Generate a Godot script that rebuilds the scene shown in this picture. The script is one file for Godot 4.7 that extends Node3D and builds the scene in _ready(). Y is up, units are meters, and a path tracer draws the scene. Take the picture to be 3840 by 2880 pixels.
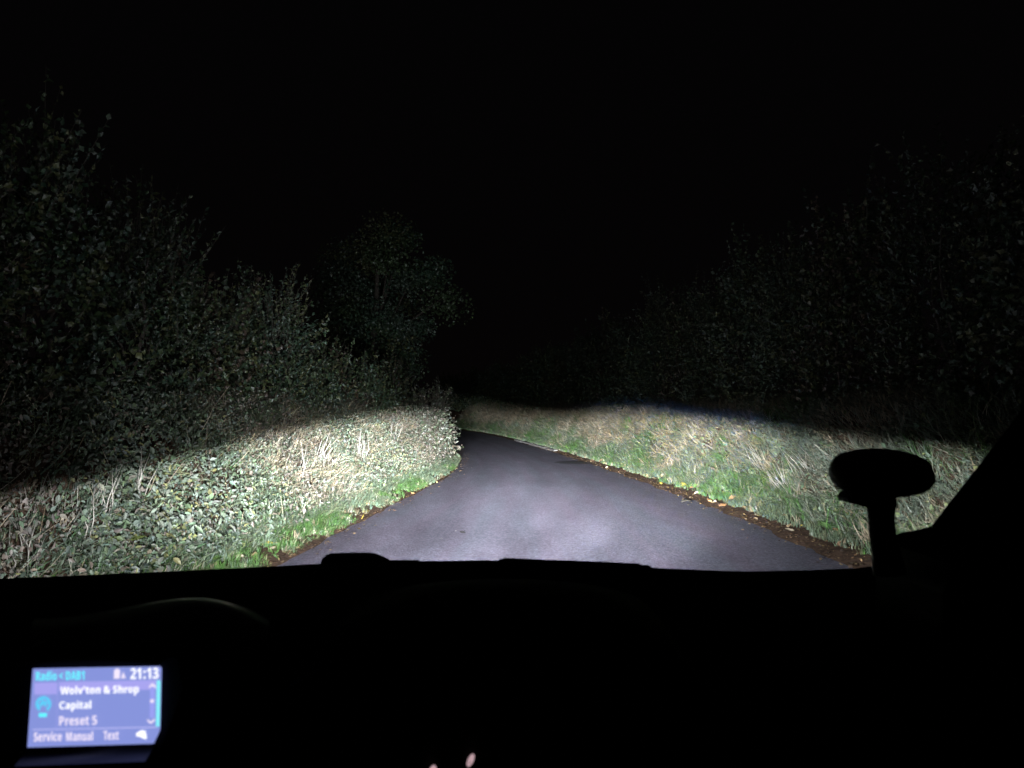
extends Node3D
# A country lane at night, seen from the driver's place of a car whose dipped headlamps light the road and the banks.

const EYE := Vector3(0, 1.2, 0)
const FOCAL := 2900.0
const PITCH := 0.03619
const EDGE_L := [[8, -2.1], [0, -2.2], [-3, -2.14], [-6, -1.98], [-10, -1.67], [-15, -1.25], [-20, -1.35], [-26, -2.2], [-36, -3.9], [-46, -6.0], [-60, -10.0], [-75, -16.0]]
const EDGE_R := [[8, 2.85], [0, 2.87], [-3, 2.86], [-6, 2.83], [-10, 2.71], [-17.8, 2.03], [-25.8, 1.16], [-36.6, -0.25], [-46, -1.9], [-60, -5.6], [-75, -11.5]]
const PROFILE_L := [[-0.2, -0.09], [-0.06, -0.03], [0.02, 0.02], [0.25, 0.06], [0.45, 0.18], [0.7, 0.5], [0.95, 0.85], [1.2, 1.15], [1.6, 1.35], [3.0, 1.4], [8.0, 1.4], [40.0, 1.2]]
const PROFILE_R := [[-0.2, -0.05], [-0.1, -0.025], [0.02, 0.02], [0.3, 0.05], [0.55, 0.2], [0.8, 0.55], [1.05, 0.95], [1.3, 1.2], [1.8, 1.4], [3.0, 1.45], [8.0, 1.45], [40.0, 1.25]]
# how high each lamp's beam reaches: [azimuth, elevation] in degrees
const CUT_L := [[-60, 0.2], [-36.6, 0.09], [-30.3, 0.47], [-26.2, 0.77], [-20.0, 1.19], [-16.0, 1.49], [-10.2, 1.86], [-6.6, 1.72], [-2.1, 1.35], [1.6, 0.62], [3.9, 0.49], [6.3, 0.69], [7.4, 0.97], [9.8, 1.39], [13.4, 1.55], [17.2, 1.39], [22.1, 1.36], [26.9, 1.24], [31.7, 1.4], [36.3, 1.45], [39.6, 1.31], [60, 1.32]]
const CUT_R := [[-60, 0.2], [-44.5, 0.08], [-37.8, 0.43], [-33.1, 0.72], [-25.9, 1.14], [-21.1, 1.45], [-13.9, 1.84], [-9.2, 1.71], [-4.7, 1.35], [0.5, 0.62], [2.6, 0.49], [4.6, 0.57], [5.7, 0.98], [7.8, 1.4], [11.0, 1.57], [14.3, 1.41], [18.6, 1.39], [23.0, 1.28], [27.4, 1.46], [31.6, 1.53], [34.8, 1.39], [60, 1.32]]

const WHITE_LIGHT := Color(0.95, 0.975, 1.0)
# the beam of each headlamp: [half angle, yaw, pitch, energy]
const BEAMS := [
	[62.0, -4.0, -6.0, 8.5], [30.0, -2.0, -2.0, 29.0], [22.0, 10.0, -2.0, 18.0],
	[10.0, -11.0, -6.5, 76.0], [10.0, -5.0, -5.5, 42.0], [13.0, 2.0, -6.5, 120.0], [13.0, 9.0, -6.0, 50.0], [10.0, 16.0, -5.5, 30.0], [10.0, 22.0, -5.5, 19.0],
	[6.0, -4.0, -2.6, 250.0], [6.0, 5.0, -2.6, 560.0], [7.0, 12.0, -2.8, 330.0], [4.5, 2.0, -1.9, 760.0], [4.0, -1.5, -2.5, 420.0], [5.0, 7.0, -2.5, 230.0],
	[10.0, -24.0, 1.0, 20.0], [10.0, -17.0, 1.0, 95.0], [9.0, -11.0, 1.0, 170.0], [8.0, -6.0, 1.0, 330.0], [10.0, 14.5, 1.0, 250.0], [10.0, 21.0, 1.0, 125.0], [14.0, -36.0, 0.0, 6.0], [14.0, 38.0, 0.0, 50.0]]
# stray light from the lamp glass, not masked
const STRAYS := [[52.0, -5.0, 33.0, 1.7], [20.0, -12.5, 7.0, 8.8], [14.0, -8.0, 6.0, 19.0], [18.0, 7.0, 7.0, 3.2]]
const ONLY := -1

var rng := RandomNumberGenerator.new()
var patch := FastNoiseLite.new()
var lump := FastNoiseLite.new()
var taken := {}
var car: Node3D

# ------------------------------------------------------------------ helpers
func lin(r: float, g: float, b: float) -> Color:
	return Color(r, g, b).linear_to_srgb()

func mat(c: Color, rough := 0.8, spec := 0.5) -> StandardMaterial3D:
	var m := StandardMaterial3D.new()
	m.albedo_color = c
	m.roughness = rough
	m.metallic_specular = spec
	return m

func glow(r: float, g: float, b: float, energy := 1.0) -> StandardMaterial3D:
	var m := mat(lin(0.02, 0.02, 0.02), 0.5)
	m.emission_enabled = true
	m.emission = lin(r, g, b)
	m.emission_energy_multiplier = energy
	return m

func tinted(rough := 0.55, spec := 0.5, back := 0.0) -> StandardMaterial3D:
	var m := mat(Color.WHITE, rough, spec)
	m.vertex_color_use_as_albedo = true
	if back > 0.0:
		m.backlight_enabled = true
		m.backlight = Color(back, back, back)
	return m

func table(t: Array, x: float) -> float:
	var up: bool = t[1][0] > t[0][0]
	for i in t.size() - 1:
		var a: float = t[i][0]
		var b: float = t[i + 1][0]
		if (up and x <= b) or (not up and x >= b):
			return lerpf(t[i][1], t[i + 1][1], clampf((x - a) / (b - a), 0.0, 1.0))
	return t[-1][1]

func smooth_table(t: Array, x: float, w: float) -> float:
	return (table(t, x - w) + 2.0 * table(t, x) + table(t, x + w)) / 4.0

func edge(side: int, z: float) -> float:
	return smooth_table(EDGE_L if side < 0 else EDGE_R, z, 1.5)

func bank(side: int, z: float, off: float) -> Vector3:
	var h := table(PROFILE_L if side < 0 else PROFILE_R, off)
	var x := edge(side, z) + side * off
	var k := clampf((off - 0.05) / 0.5, 0.0, 1.0)
	x += lump.get_noise_2d(z * 14.0, off * 14.0 + side * 500.0) * 0.13 * k
	return Vector3(x, h + lump.get_noise_2d(z * 9.0 + 300.0, off * 12.0 + side * 900.0) * 0.1 * k, z)

func bank_normal(side: int, z: float, off: float) -> Vector3:
	var a := bank(side, z, off + 0.1) - bank(side, z, off - 0.1)
	var b := bank(side, z + 0.15, off) - bank(side, z - 0.15, off)
	var n := a.cross(b).normalized()
	return n if n.y > 0 else -n

# the point at a given distance along z on the line of sight through a photograph pixel
func at(u: float, v: float, depth: float) -> Vector3:
	var y := -(v - 1440.0) / FOCAL
	var d := Vector3((u - 1920.0) / FOCAL, y * cos(PITCH) + sin(PITCH), -cos(PITCH) + y * sin(PITCH))
	return EYE + d * (depth / -d.z)

# the point where that line of sight meets the road, a bank or the ground
func on_ground(u: float, v: float) -> Vector3:
	var d := (at(u, v, 1.0) - EYE)
	var t := 2.0
	while t < 60.0:
		var p := EYE + d * t
		var l := edge(-1, p.z)
		var r := edge(1, p.z)
		var h := 0.0
		if p.x < l:
			h = table(PROFILE_L, l - p.x)
		elif p.x > r:
			h = table(PROFILE_R, p.x - r)
		if p.y <= h:
			return p
		t += 0.02
	return EYE + d * t

func numbered(called: String) -> String:
	var n: int = taken.get(called, 0)
	taken[called] = n + 1
	return called if n == 0 else "%s_%03d" % [called, n]

func tag(o: Node, label: String, category: String, group := "", kind := "") -> void:
	o.set_meta("label", label)
	o.set_meta("category", category)
	if group:
		o.set_meta("group", group)
	if kind:
		o.set_meta("kind", kind)

func thing(called: String, where: Vector3, label: String, category: String, group := "") -> Node3D:
	var o := Node3D.new()
	o.name = numbered(called)
	add_child(o, true)
	o.position = where
	tag(o, label, category, group)
	return o

func part(called: String, m: Mesh, material: Material, parent: Node3D, world := true) -> MeshInstance3D:
	var o := MeshInstance3D.new()
	o.name = called
	o.mesh = m
	o.material_override = material
	parent.add_child(o, true)
	if world and parent != self and parent.get_parent() == self:
		o.position = -parent.position
	return o

func structure(called: String, m: Mesh, material: Material, label: String, category: String) -> MeshInstance3D:
	var o := part(numbered(called), m, material, self)
	tag(o, label, category, "", "structure")
	return o

func starts() -> SurfaceTool:
	var st := SurfaceTool.new()
	st.begin(Mesh.PRIMITIVE_TRIANGLES)
	return st

func done(st: SurfaceTool) -> ArrayMesh:
	st.generate_normals()
	return st.commit()

func sheet(rows: Array, smooth := true) -> ArrayMesh:
	var st := starts()
	st.set_smooth_group(0 if smooth else -1)
	add_sheet(st, rows)
	return done(st)

func add_sheet(st: SurfaceTool, rows: Array) -> void:
	for i in rows.size() - 1:
		var a: PackedVector3Array = rows[i]
		var b: PackedVector3Array = rows[i + 1]
		for k in a.size() - 1:
			for p in [a[k], b[k], b[k + 1], a[k], b[k + 1], a[k + 1]]:
				st.add_vertex(p)

func tube(st: SurfaceTool, pts: Array, radii: Array, sides := 5, caps := true) -> void:
	var rows := []
	for i in pts.size():
		var d: Vector3 = (pts[mini(i + 1, pts.size() - 1)] - pts[maxi(i - 1, 0)]).normalized()
		var a := d.cross(Vector3.UP if absf(d.y) < 0.9 else Vector3.RIGHT).normalized()
		var b := d.cross(a)
		var ring := PackedVector3Array()
		for k in sides + 1:
			var t := TAU * k / sides
			ring.append(pts[i] + (a * cos(t) + b * sin(t)) * radii[i])
		rows.append(ring)
	add_sheet(st, rows)
	if caps:
		for e in [0, pts.size() - 1]:
			for k in sides:
				for p in [pts[e], rows[e][k], rows[e][k + 1]]:
					st.add_vertex(p)

# a closed prism: the outline (any plane) pushed along a vector
func prism(st: SurfaceTool, outline: Array, along: Vector3) -> void:
	var n := outline.size()
	var face := Vector3.ZERO
	for k in n:
		face += (outline[k] - outline[0]).cross(outline[(k + 1) % n] - outline[0])
	face = face.normalized()
	var right: Vector3 = (outline[1] - outline[0]).normalized()
	var up := face.cross(right)
	var flat := PackedVector2Array()
	for p in outline:
		flat.append(Vector2(right.dot(p), up.dot(p)))
	for i in Geometry2D.triangulate_polygon(flat):
		st.add_vertex(outline[i])
	for i in Geometry2D.triangulate_polygon(flat):
		st.add_vertex(outline[i] + along)
	for k in n:
		var a: Vector3 = outline[k]
		var b: Vector3 = outline[(k + 1) % n]
		for p in [a, b, b + along, a, b + along, a + along]:
			st.add_vertex(p)

# a box with chamfered edges
func chamfered(size: Vector3, c: float) -> ArrayMesh:
	var st := starts()
	st.set_smooth_group(-1)
	var rows := []
	var h := size / 2.0
	for lv in [[-h.y, c], [-h.y + c, 0.0], [h.y - c, 0.0], [h.y, c]]:
		var x: float = h.x - lv[1]
		var z: float = h.z - lv[1]
		var q := c
		var ring := PackedVector3Array()
		for p in [[x - q, -z], [x, -z + q], [x, z - q], [x - q, z], [-x + q, z], [-x, z - q], [-x, -z + q], [-x + q, -z], [x - q, -z]]:
			ring.append(Vector3(p[0], lv[0], p[1]))
		rows.append(ring)
	add_sheet(st, rows)
	for e in [0, 3]:
		for k in 8:
			for p in [Vector3(0, rows[e][0].y, 0), rows[e][k], rows[e][k + 1]]:
				st.add_vertex(p)
	return done(st)

func lathe(profile: Array, sides := 32) -> ArrayMesh:
	var st := starts()
	st.set_smooth_group(0)
	var rows := []
	for p in profile:
		var ring := PackedVector3Array()
		for k in sides + 1:
			ring.append(Vector3(cos(TAU * k / sides) * p[0], p[1], sin(TAU * k / sides) * p[0]))
		rows.append(ring)
	add_sheet(st, rows)
	return done(st)

func copies(called: String, m: Mesh, material: Material, where: Array, tint: PackedColorArray, parent: Node3D) -> MultiMeshInstance3D:
	var mm := MultiMesh.new()
	mm.transform_format = MultiMesh.TRANSFORM_3D
	mm.use_colors = true
	mm.mesh = m
	mm.instance_count = where.size()
	for i in where.size():
		mm.set_instance_transform(i, where[i])
		mm.set_instance_color(i, tint[i])
	var o := MultiMeshInstance3D.new()
	o.name = called
	o.multimesh = mm
	o.material_override = material
	parent.add_child(o, true)
	if parent != self and parent.get_parent() == self:
		o.position = -parent.position
	return o

# a crown: every leaf folded along its midrib, all in one mesh
func crown(where: Array, tint: PackedColorArray, wide: float, material: Material, parent: Node3D) -> void:
	var shape := [Vector3.ZERO, Vector3(-wide, 0.42, 0.09), Vector3(wide, 0.42, 0.09), Vector3(0, 0.5, 0), Vector3(0, 1.0, -0.12)]
	var order := [0, 1, 3, 1, 4, 3, 0, 3, 2, 2, 3, 4]
	var n := where.size() * 12
	var v := PackedVector3Array()
	var nr := PackedVector3Array()
	var cl := PackedColorArray()
	v.resize(n)
	nr.resize(n)
	cl.resize(n)
	var at_ := 0
	for i in where.size():
		var t: Transform3D = where[i]
		var q := PackedVector3Array()
		for p in shape:
			q.append(t * p)
		for k in 4:
			var a := q[order[k * 3]]
			var b := q[order[k * 3 + 1]]
			var c := q[order[k * 3 + 2]]
			var f := (c - a).cross(b - a).normalized()
			v[at_] = a
			v[at_ + 1] = b
			v[at_ + 2] = c
			for e in 3:
				nr[at_ + e] = f
				cl[at_ + e] = tint[i]
			at_ += 3
	var arrays := []
	arrays.resize(Mesh.ARRAY_MAX)
	arrays[Mesh.ARRAY_VERTEX] = v
	arrays[Mesh.ARRAY_NORMAL] = nr
	arrays[Mesh.ARRAY_COLOR] = cl
	var m := ArrayMesh.new()
	m.add_surface_from_arrays(Mesh.PRIMITIVE_TRIANGLES, arrays)
	part("crown", m, material, parent)

func stuff(called: String, m: Mesh, material: Material, where: Array, tint: PackedColorArray, label: String, category: String) -> void:
	tag(copies(numbered(called), m, material, where, tint, self), label, category, "", "stuff")

func rnd(a: float, b: float) -> float:
	return rng.randf_range(a, b)

func rnd_dir() -> Vector3:
	var v := Vector3(rng.randfn(), rng.randfn(), rng.randfn())
	return v.normalized() if v.length() > 0.01 else Vector3.UP

func vary(c: Color, k: float) -> Color:
	var f := 1.0 + rng.randfn() * k
	f = clampf(f, 0.4, 1.9)
	return Color(c.r * f * (1.0 + rng.randfn() * k * 0.25), c.g * f, c.b * f * (1.0 + rng.randfn() * k * 0.25))

# leaf axis along y, face along z
func leaf_frame(axis: Vector3, face: Vector3, size: float, wide: float, where: Vector3) -> Transform3D:
	var y := axis.normalized()
	var x := y.cross(face)
	if x.length() < 0.01:
		x = y.cross(Vector3(0.3, 0.5, 0.8))
	x = x.normalized()
	return Transform3D(Basis(x * size * wide, y * size, x.cross(y) * size), where)

func leaf_mesh(kind: int) -> ArrayMesh:
	var st := starts()
	st.set_smooth_group(-1)
	var half: Array
	if kind == 0:      # pointed oval
		half = [[0.0, 0.0, 0.0], [0.2, 0.14, 0.05], [0.3, 0.4, 0.08], [0.22, 0.7, 0.05], [0.0, 1.0, -0.12]]
	elif kind == 1:    # lobed ivy
		half = [[0.0, 0.0, 0.0], [0.3, -0.1, 0.04], [0.52, 0.25, 0.1], [0.3, 0.38, 0.05], [0.34, 0.66, 0.06], [0.0, 1.0, -0.1]]
	else:              # small rounded hedge leaf
		half = [[0.0, 0.0, 0.0], [0.3, 0.25, 0.06], [0.36, 0.6, 0.08], [0.18, 0.9, 0.02], [0.0, 1.0, -0.05]]
	for s in [-1.0, 1.0]:
		for k in half.size() - 1:
			var a: Array = half[k]
			var b: Array = half[k + 1]
			for p in [Vector3(0, 0.45, 0), Vector3(a[0] * s, a[1], a[2]), Vector3(b[0] * s, b[1], b[2])]:
				st.add_vertex(p)
	return done(st)

# a tuft of blades, one unit tall
func tuft_mesh(blades: int, spread: float, droop: float, wide: float) -> ArrayMesh:
	var st := starts()
	st.set_smooth_group(-1)
	for i in blades:
		var a := rnd(0, TAU)
		var foot := Vector3(cos(a), 0, sin(a)) * rnd(0, spread) * 0.6
		var t := rnd(0, TAU)
		var out := Vector3(cos(t), 0, sin(t))
		var tall := rnd(0.5, 1.0)
		var lean := rnd(0.1, 0.5) + droop * rnd(0.2, 1.0)
		var w := wide * rnd(0.7, 1.3)
		var side := Vector3(-out.z, 0, out.x).rotated(Vector3.UP, rnd(-0.6, 0.6))
		var prev := foot
		var pw := w
		for k in 3:
			var q := (k + 1) / 3.0
			var p := foot + Vector3.UP * tall * (q - 0.35 * droop * q * q) + out * lean * q * q * 0.6
			var nw := w * (1.0 - q * q)
			if k < 2:
				for v in [prev - side * pw, prev + side * pw, p + side * nw, prev - side * pw, p + side * nw, p - side * nw]:
					st.add_vertex(v)
			else:
				for v in [prev - side * pw, prev + side * pw, p]:
					st.add_vertex(v)
			prev = p
			pw = nw
	return done(st)

# ------------------------------------------------------------------ the scene
func _ready() -> void:
	rng.seed = 7
	patch.seed = 3
	patch.frequency = 0.05
	patch.fractal_octaves = 3
	lump.seed = 11
	lump.frequency = 0.05
	set_camera_and_sky()
	build_road()
	build_banks()
	build_car()
	build_hedges()
	build_ground_cover()
	build_plants()
	build_small_things()
	build_holder()

func set_camera_and_sky() -> void:
	var cam := Camera3D.new()
	cam.name = "camera"
	cam.near = 0.02
	cam.far = 1000.0
	var lens := CameraAttributesPhysical.new()
	lens.frustum_focal_length = 24.17
	lens.frustum_focus_distance = 14.0
	lens.frustum_near = 0.02
	lens.frustum_far = 1000.0
	lens.exposure_aperture = 9.5
	add_child(cam)
	cam.attributes = lens
	cam.fov = rad_to_deg(2.0 * atan(1440.0 / FOCAL))
	cam.position = EYE
	cam.rotation.x = PITCH
	cam.current = true
	var env := Environment.new()
	env.background_mode = Environment.BG_SKY
	var sky := Sky.new()
	var sm := ProceduralSkyMaterial.new()
	sm.sky_top_color = lin(0.010, 0.009, 0.010)
	sm.sky_horizon_color = lin(0.014, 0.010, 0.011)
	sm.ground_bottom_color = lin(0.004, 0.004, 0.004)
	sm.ground_horizon_color = lin(0.006, 0.006, 0.006)
	sky.sky_material = sm
	env.sky = sky
	env.background_energy_multiplier = 0.1
	env.tonemap_mode = Environment.TONE_MAPPER_LINEAR
	env.tonemap_exposure = 1.0
	env.sdfgi_enabled = true
	env.ssao_enabled = true
	env.ssil_enabled = true
	var we := WorldEnvironment.new()
	we.name = "world"
	we.environment = env
	add_child(we)

# ------------------------------------------------------------------ road
func build_road() -> void:
	var st := starts()
	st.set_smooth_group(0)
	var cols := 14
	var z := 8.0
	var rows := []
	while z > -75.0:
		var l := edge(-1, z) - 0.18
		var r := edge(1, z) + 0.18
		var row := []
		for k in cols + 1:
			var t := float(k) / cols
			row.append(Vector3(lerpf(l, r, t), 0.035 * (1.0 - pow(2.0 * t - 1.0, 2)) - 0.03 + 0.006 * lump.get_noise_2d(lerpf(l, r, t) * 10.0, z * 10.0), z))
		rows.append(row)
		z -= 0.35
	for i in rows.size() - 1:
		for k in cols:
			for q in [[i, k], [i + 1, k], [i + 1, k + 1], [i, k], [i + 1, k + 1], [i, k + 1]]:
				var p: Vector3 = rows[q[0]][q[1]]
				st.set_uv(Vector2(p.x / 2.0, p.z / 2.0))
				st.set_uv2(Vector2(float(q[1]) / cols, (8.0 - p.z) / 83.0))
				st.add_vertex(p)
	var m := mat(Color.WHITE, 0.82, 0.35)
	var grain := Image.create(512, 512, false, Image.FORMAT_RGB8)
	var bump := Image.create(512, 512, false, Image.FORMAT_RGB8)
	var stone := FastNoiseLite.new()
	stone.seed = 21
	stone.noise_type = FastNoiseLite.TYPE_CELLULAR
	stone.cellular_return_type = FastNoiseLite.RETURN_CELL_VALUE
	stone.frequency = 0.22
	for y in 512:
		for x in 512:
			var v := stone.get_noise_2d(x, y)
			var f := 0.5 + 0.5 * v
			var s := 0.145 + 0.24 * f * f + rng.randf_range(-0.015, 0.015)
			var warm := rng.randf_range(-0.006, 0.006)
			grain.set_pixel(x, y, lin(s * 0.985 + warm, s * 0.935, s * 1.11 - warm))
			bump.set_pixel(x, y, Color(f, f, f))
	m.albedo_texture = ImageTexture.create_from_image(grain)
	m.heightmap_enabled = true
	m.heightmap_texture = ImageTexture.create_from_image(bump)
	m.heightmap_scale = 0.5
	# worn wheel tracks, tarry and dusty patches: a second layer that follows the road
	var wear := Image.create(256, 1024, false, Image.FORMAT_RGB8)
	var blot := FastNoiseLite.new()
	blot.seed = 5
	blot.frequency = 1.0
	blot.fractal_octaves = 4
	for y in 1024:
		for x in 256:
			var across := x / 256.0 * 5.0
			var along := y / 1024.0 * 83.0
			var g := 0.9 + 0.04 * blot.get_noise_2d(across * 1.1, along * 0.22) + 0.06 * blot.get_noise_2d(across * 3.3 + 50.0, along * 1.1)
			var wob := 0.12 * blot.get_noise_2d(9.0, along * 0.12)
			for track in [1.15, 2.55, 3.2]:
				var d: float = (across - track - wob) / 0.2
				g -= 0.05 * exp(-d * d)
			var red := 0.05 * blot.get_noise_2d(across * 2.0 + 90.0, along * 0.15)
			g = clampf(g, 0.3, 1.0)
			wear.set_pixel(x, y, Color(clampf(g * (0.98 + red), 0, 1), clampf(g * (0.96 - red * 0.4), 0, 1), clampf(g, 0, 1)))
	m.detail_enabled = true
	m.detail_blend_mode = BaseMaterial3D.BLEND_MODE_MUL
	m.detail_uv_layer = BaseMaterial3D.DETAIL_UV_2
	m.detail_albedo = ImageTexture.create_from_image(wear)
	structure("road", done(st), m, "narrow grey tarmac lane bending away between two banks", "road")

	# the far right margin has a short run of pale kerb stones
	var kerb := Node3D.new()
	kerb.name = "kerb"
	add_child(kerb)
	tag(kerb, "short run of pale kerb stones along the far outside of the bend", "kerb", "", "structure")
	var km := mat(lin(0.27, 0.255, 0.24), 0.9)
	for i in 10:
		var za := -23.6 - i * 0.95
		var a := Vector3(edge(1, za) - 0.06, 0.0, za)
		var b := Vector3(edge(1, za - 0.93) - 0.06, 0.0, za - 0.93)
		kerb.position = Vector3(1, 0, -28) if i == 0 else kerb.position
		var o := part("kerb_stone", chamfered(Vector3(0.13, 0.2, a.distance_to(b) - 0.012), 0.015), km, kerb)
		o.position = (a + b) / 2.0 - kerb.position + Vector3(0, rnd(-0.012, 0.008) - 0.055, 0)
		o.rotation.y = atan2(b.x - a.x, b.z - a.z)

	# dark tar repair by the outside edge
	for spot in [[2165, 1737, 0.55, 0.16]]:
		var c := on_ground(spot[0], spot[1])
		var ring := []
		for k in 26:
			var t := TAU * k / 26
			var rr := 1.0 + 0.2 * lump.get_noise_2d(cos(t) * 40.0, sin(t) * 40.0)
			ring.append(Vector3(c.x + cos(t) * spot[2] * rr, 0.012, c.z + sin(t) * spot[3] * 3.0 * rr))
		var s2 := starts()
		for k in 26:
			for p in [Vector3(c.x, 0.014, c.z), ring[k], ring[(k + 1) % 26]]:
				s2.add_vertex(p)
		structure("tar_patch", done(s2), mat(lin(0.075, 0.073, 0.08), 0.75, 0.3), "dark tar patch in the lane by the outer edge of the bend", "tar patch")

# ------------------------------------------------------------------ banks
func build_banks() -> void:
	var ground := PlaneMesh.new()
	ground.size = Vector2(900, 900)
	var soil := mat(Color.WHITE, 0.95, 0.2)
	var tex := NoiseTexture2D.new()
	tex.width = 256
	tex.height = 256
	tex.seamless = true
	tex.noise = FastNoiseLite.new()
	tex.noise.seed = 8
	tex.noise.frequency = 0.03
	tex.noise.fractal_octaves = 5
	var ramp := Gradient.new()
	ramp.set_color(0, lin(0.04, 0.027, 0.019))
	ramp.set_color(1, lin(0.145, 0.088, 0.062))
	tex.color_ramp = ramp
	soil.albedo_texture = tex
	soil.uv1_triplanar = true
	soil.uv1_world_triplanar = true
	soil.uv1_scale = Vector3(1.3, 1.3, 1.3)
	var g := part("ground", ground, soil, self)
	g.position.y = -0.4
	tag(g, "dark open ground lying beyond the hedges", "ground", "", "structure")
	for side in [-1, 1]:
		var offs := [-0.2, -0.1, 0.0, 0.1, 0.2, 0.3, 0.4, 0.5, 0.6, 0.7, 0.8, 0.9, 1.0, 1.1, 1.2, 1.3, 1.45, 1.6, 1.8, 2.2, 3.0, 5.0, 9.0, 20.0, 40.0]
		var rows := []
		var z := 8.0
		while z > -75.0:
			var row := PackedVector3Array()
			for o in offs:
				var p := bank(side, z, o)
				if o <= 0.1:
					p.x += side * (-0.07 if side < 0 else -0.12) * (0.4 + lump.get_noise_2d(z * 22.0, side * 70.0))
				row.append(p)
			rows.append(row)
			z -= 0.22
		structure("bank", sheet(rows), soil, "earth bank under the ivy and nettles" if side < 0 else "earth bank under the rough grass", "bank")

# ------------------------------------------------------------------ hedges and trees
func shrub(called: String, base: Vector3, size: Vector3, shoots: int, leaf: float, palette: Array, label: String, category: String, group: String, wide: float, material: Material, bark: Material, bare := 0.08) -> void:
	var root := thing(called, base, label, category, group)
	for i in 4:
		var st := starts()
		st.set_smooth_group(0)
		var p := base + Vector3(rnd(-0.2, 0.2) * size.x, -0.1, rnd(-0.2, 0.2) * size.z)
		var tip := base + Vector3(rnd(-0.6, 0.6) * size.x, size.y * rnd(0.6, 0.85), rnd(-0.6, 0.6) * size.z)
		var pts := []
		var rad := []
		for k in 6:
			var q := k / 5.0
			pts.append(p.lerp(tip, q) + Vector3(rnd(-1, 1), 0, rnd(-1, 1)) * 0.07 * sin(q * PI))
			rad.append(lerpf(0.03, 0.006, q))
		tube(st, pts, rad, 5)
		part("stem", done(st), bark, root)
	var where := []
	var tint := PackedColorArray()
	var twigs := starts()
	twigs.set_smooth_group(-1)
	var hue := rnd(0.75, 1.25)
	for i in shoots:
		var a := rnd(0, TAU)
		var r := sqrt(rng.randf())
		var y := pow(rng.randf(), 0.85)
		var taper := 1.0 - 0.45 * y * y
		var p := base + Vector3(cos(a) * r * size.x * taper, y * size.y * (0.88 + 0.12 * sin(a * 3.0 + base.z)), sin(a) * r * size.z * taper)
		var out := Vector3(cos(a), 0, sin(a)) * r
		var dir := (Vector3.UP * rnd(0.2, 1.2) + out * rnd(0.2, 1.0) + rnd_dir() * 0.5).normalized()
		var long := rnd(0.2, 0.45)
		if y > 0.8:
			dir = (dir + Vector3.UP * 1.2).normalized()
			long = rnd(0.25, 0.75)
		var n := int(long / (leaf * 0.62)) + 2
		var colour: Color = palette[rng.randi() % palette.size()]
		if rng.randf() < 0.3 or y > 0.8:
			tube(twigs, [p, p + dir * long], [0.004, 0.0015], 3, false)
		for k in n:
			if rng.randf() < bare:
				continue
			var q := float(k) / n
			var w := p + dir * long * q + rnd_dir() * leaf * 0.2
			var axis := (dir * 0.5 + rnd_dir()).normalized()
			where.append(leaf_frame(axis, (rnd_dir() + Vector3(-signf(base.x) * 0.5, 0.5, 0.5)).normalized(), leaf * rnd(0.65, 1.25), rnd(0.85, 1.2), w))
			tint.append(vary(Color(colour.r * hue, colour.g * hue, colour.b * hue), 0.22))
	crown(where, tint, wide, material, root)
	part("twigs", done(twigs), bark, root).set_meta("kind", "stuff")

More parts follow.
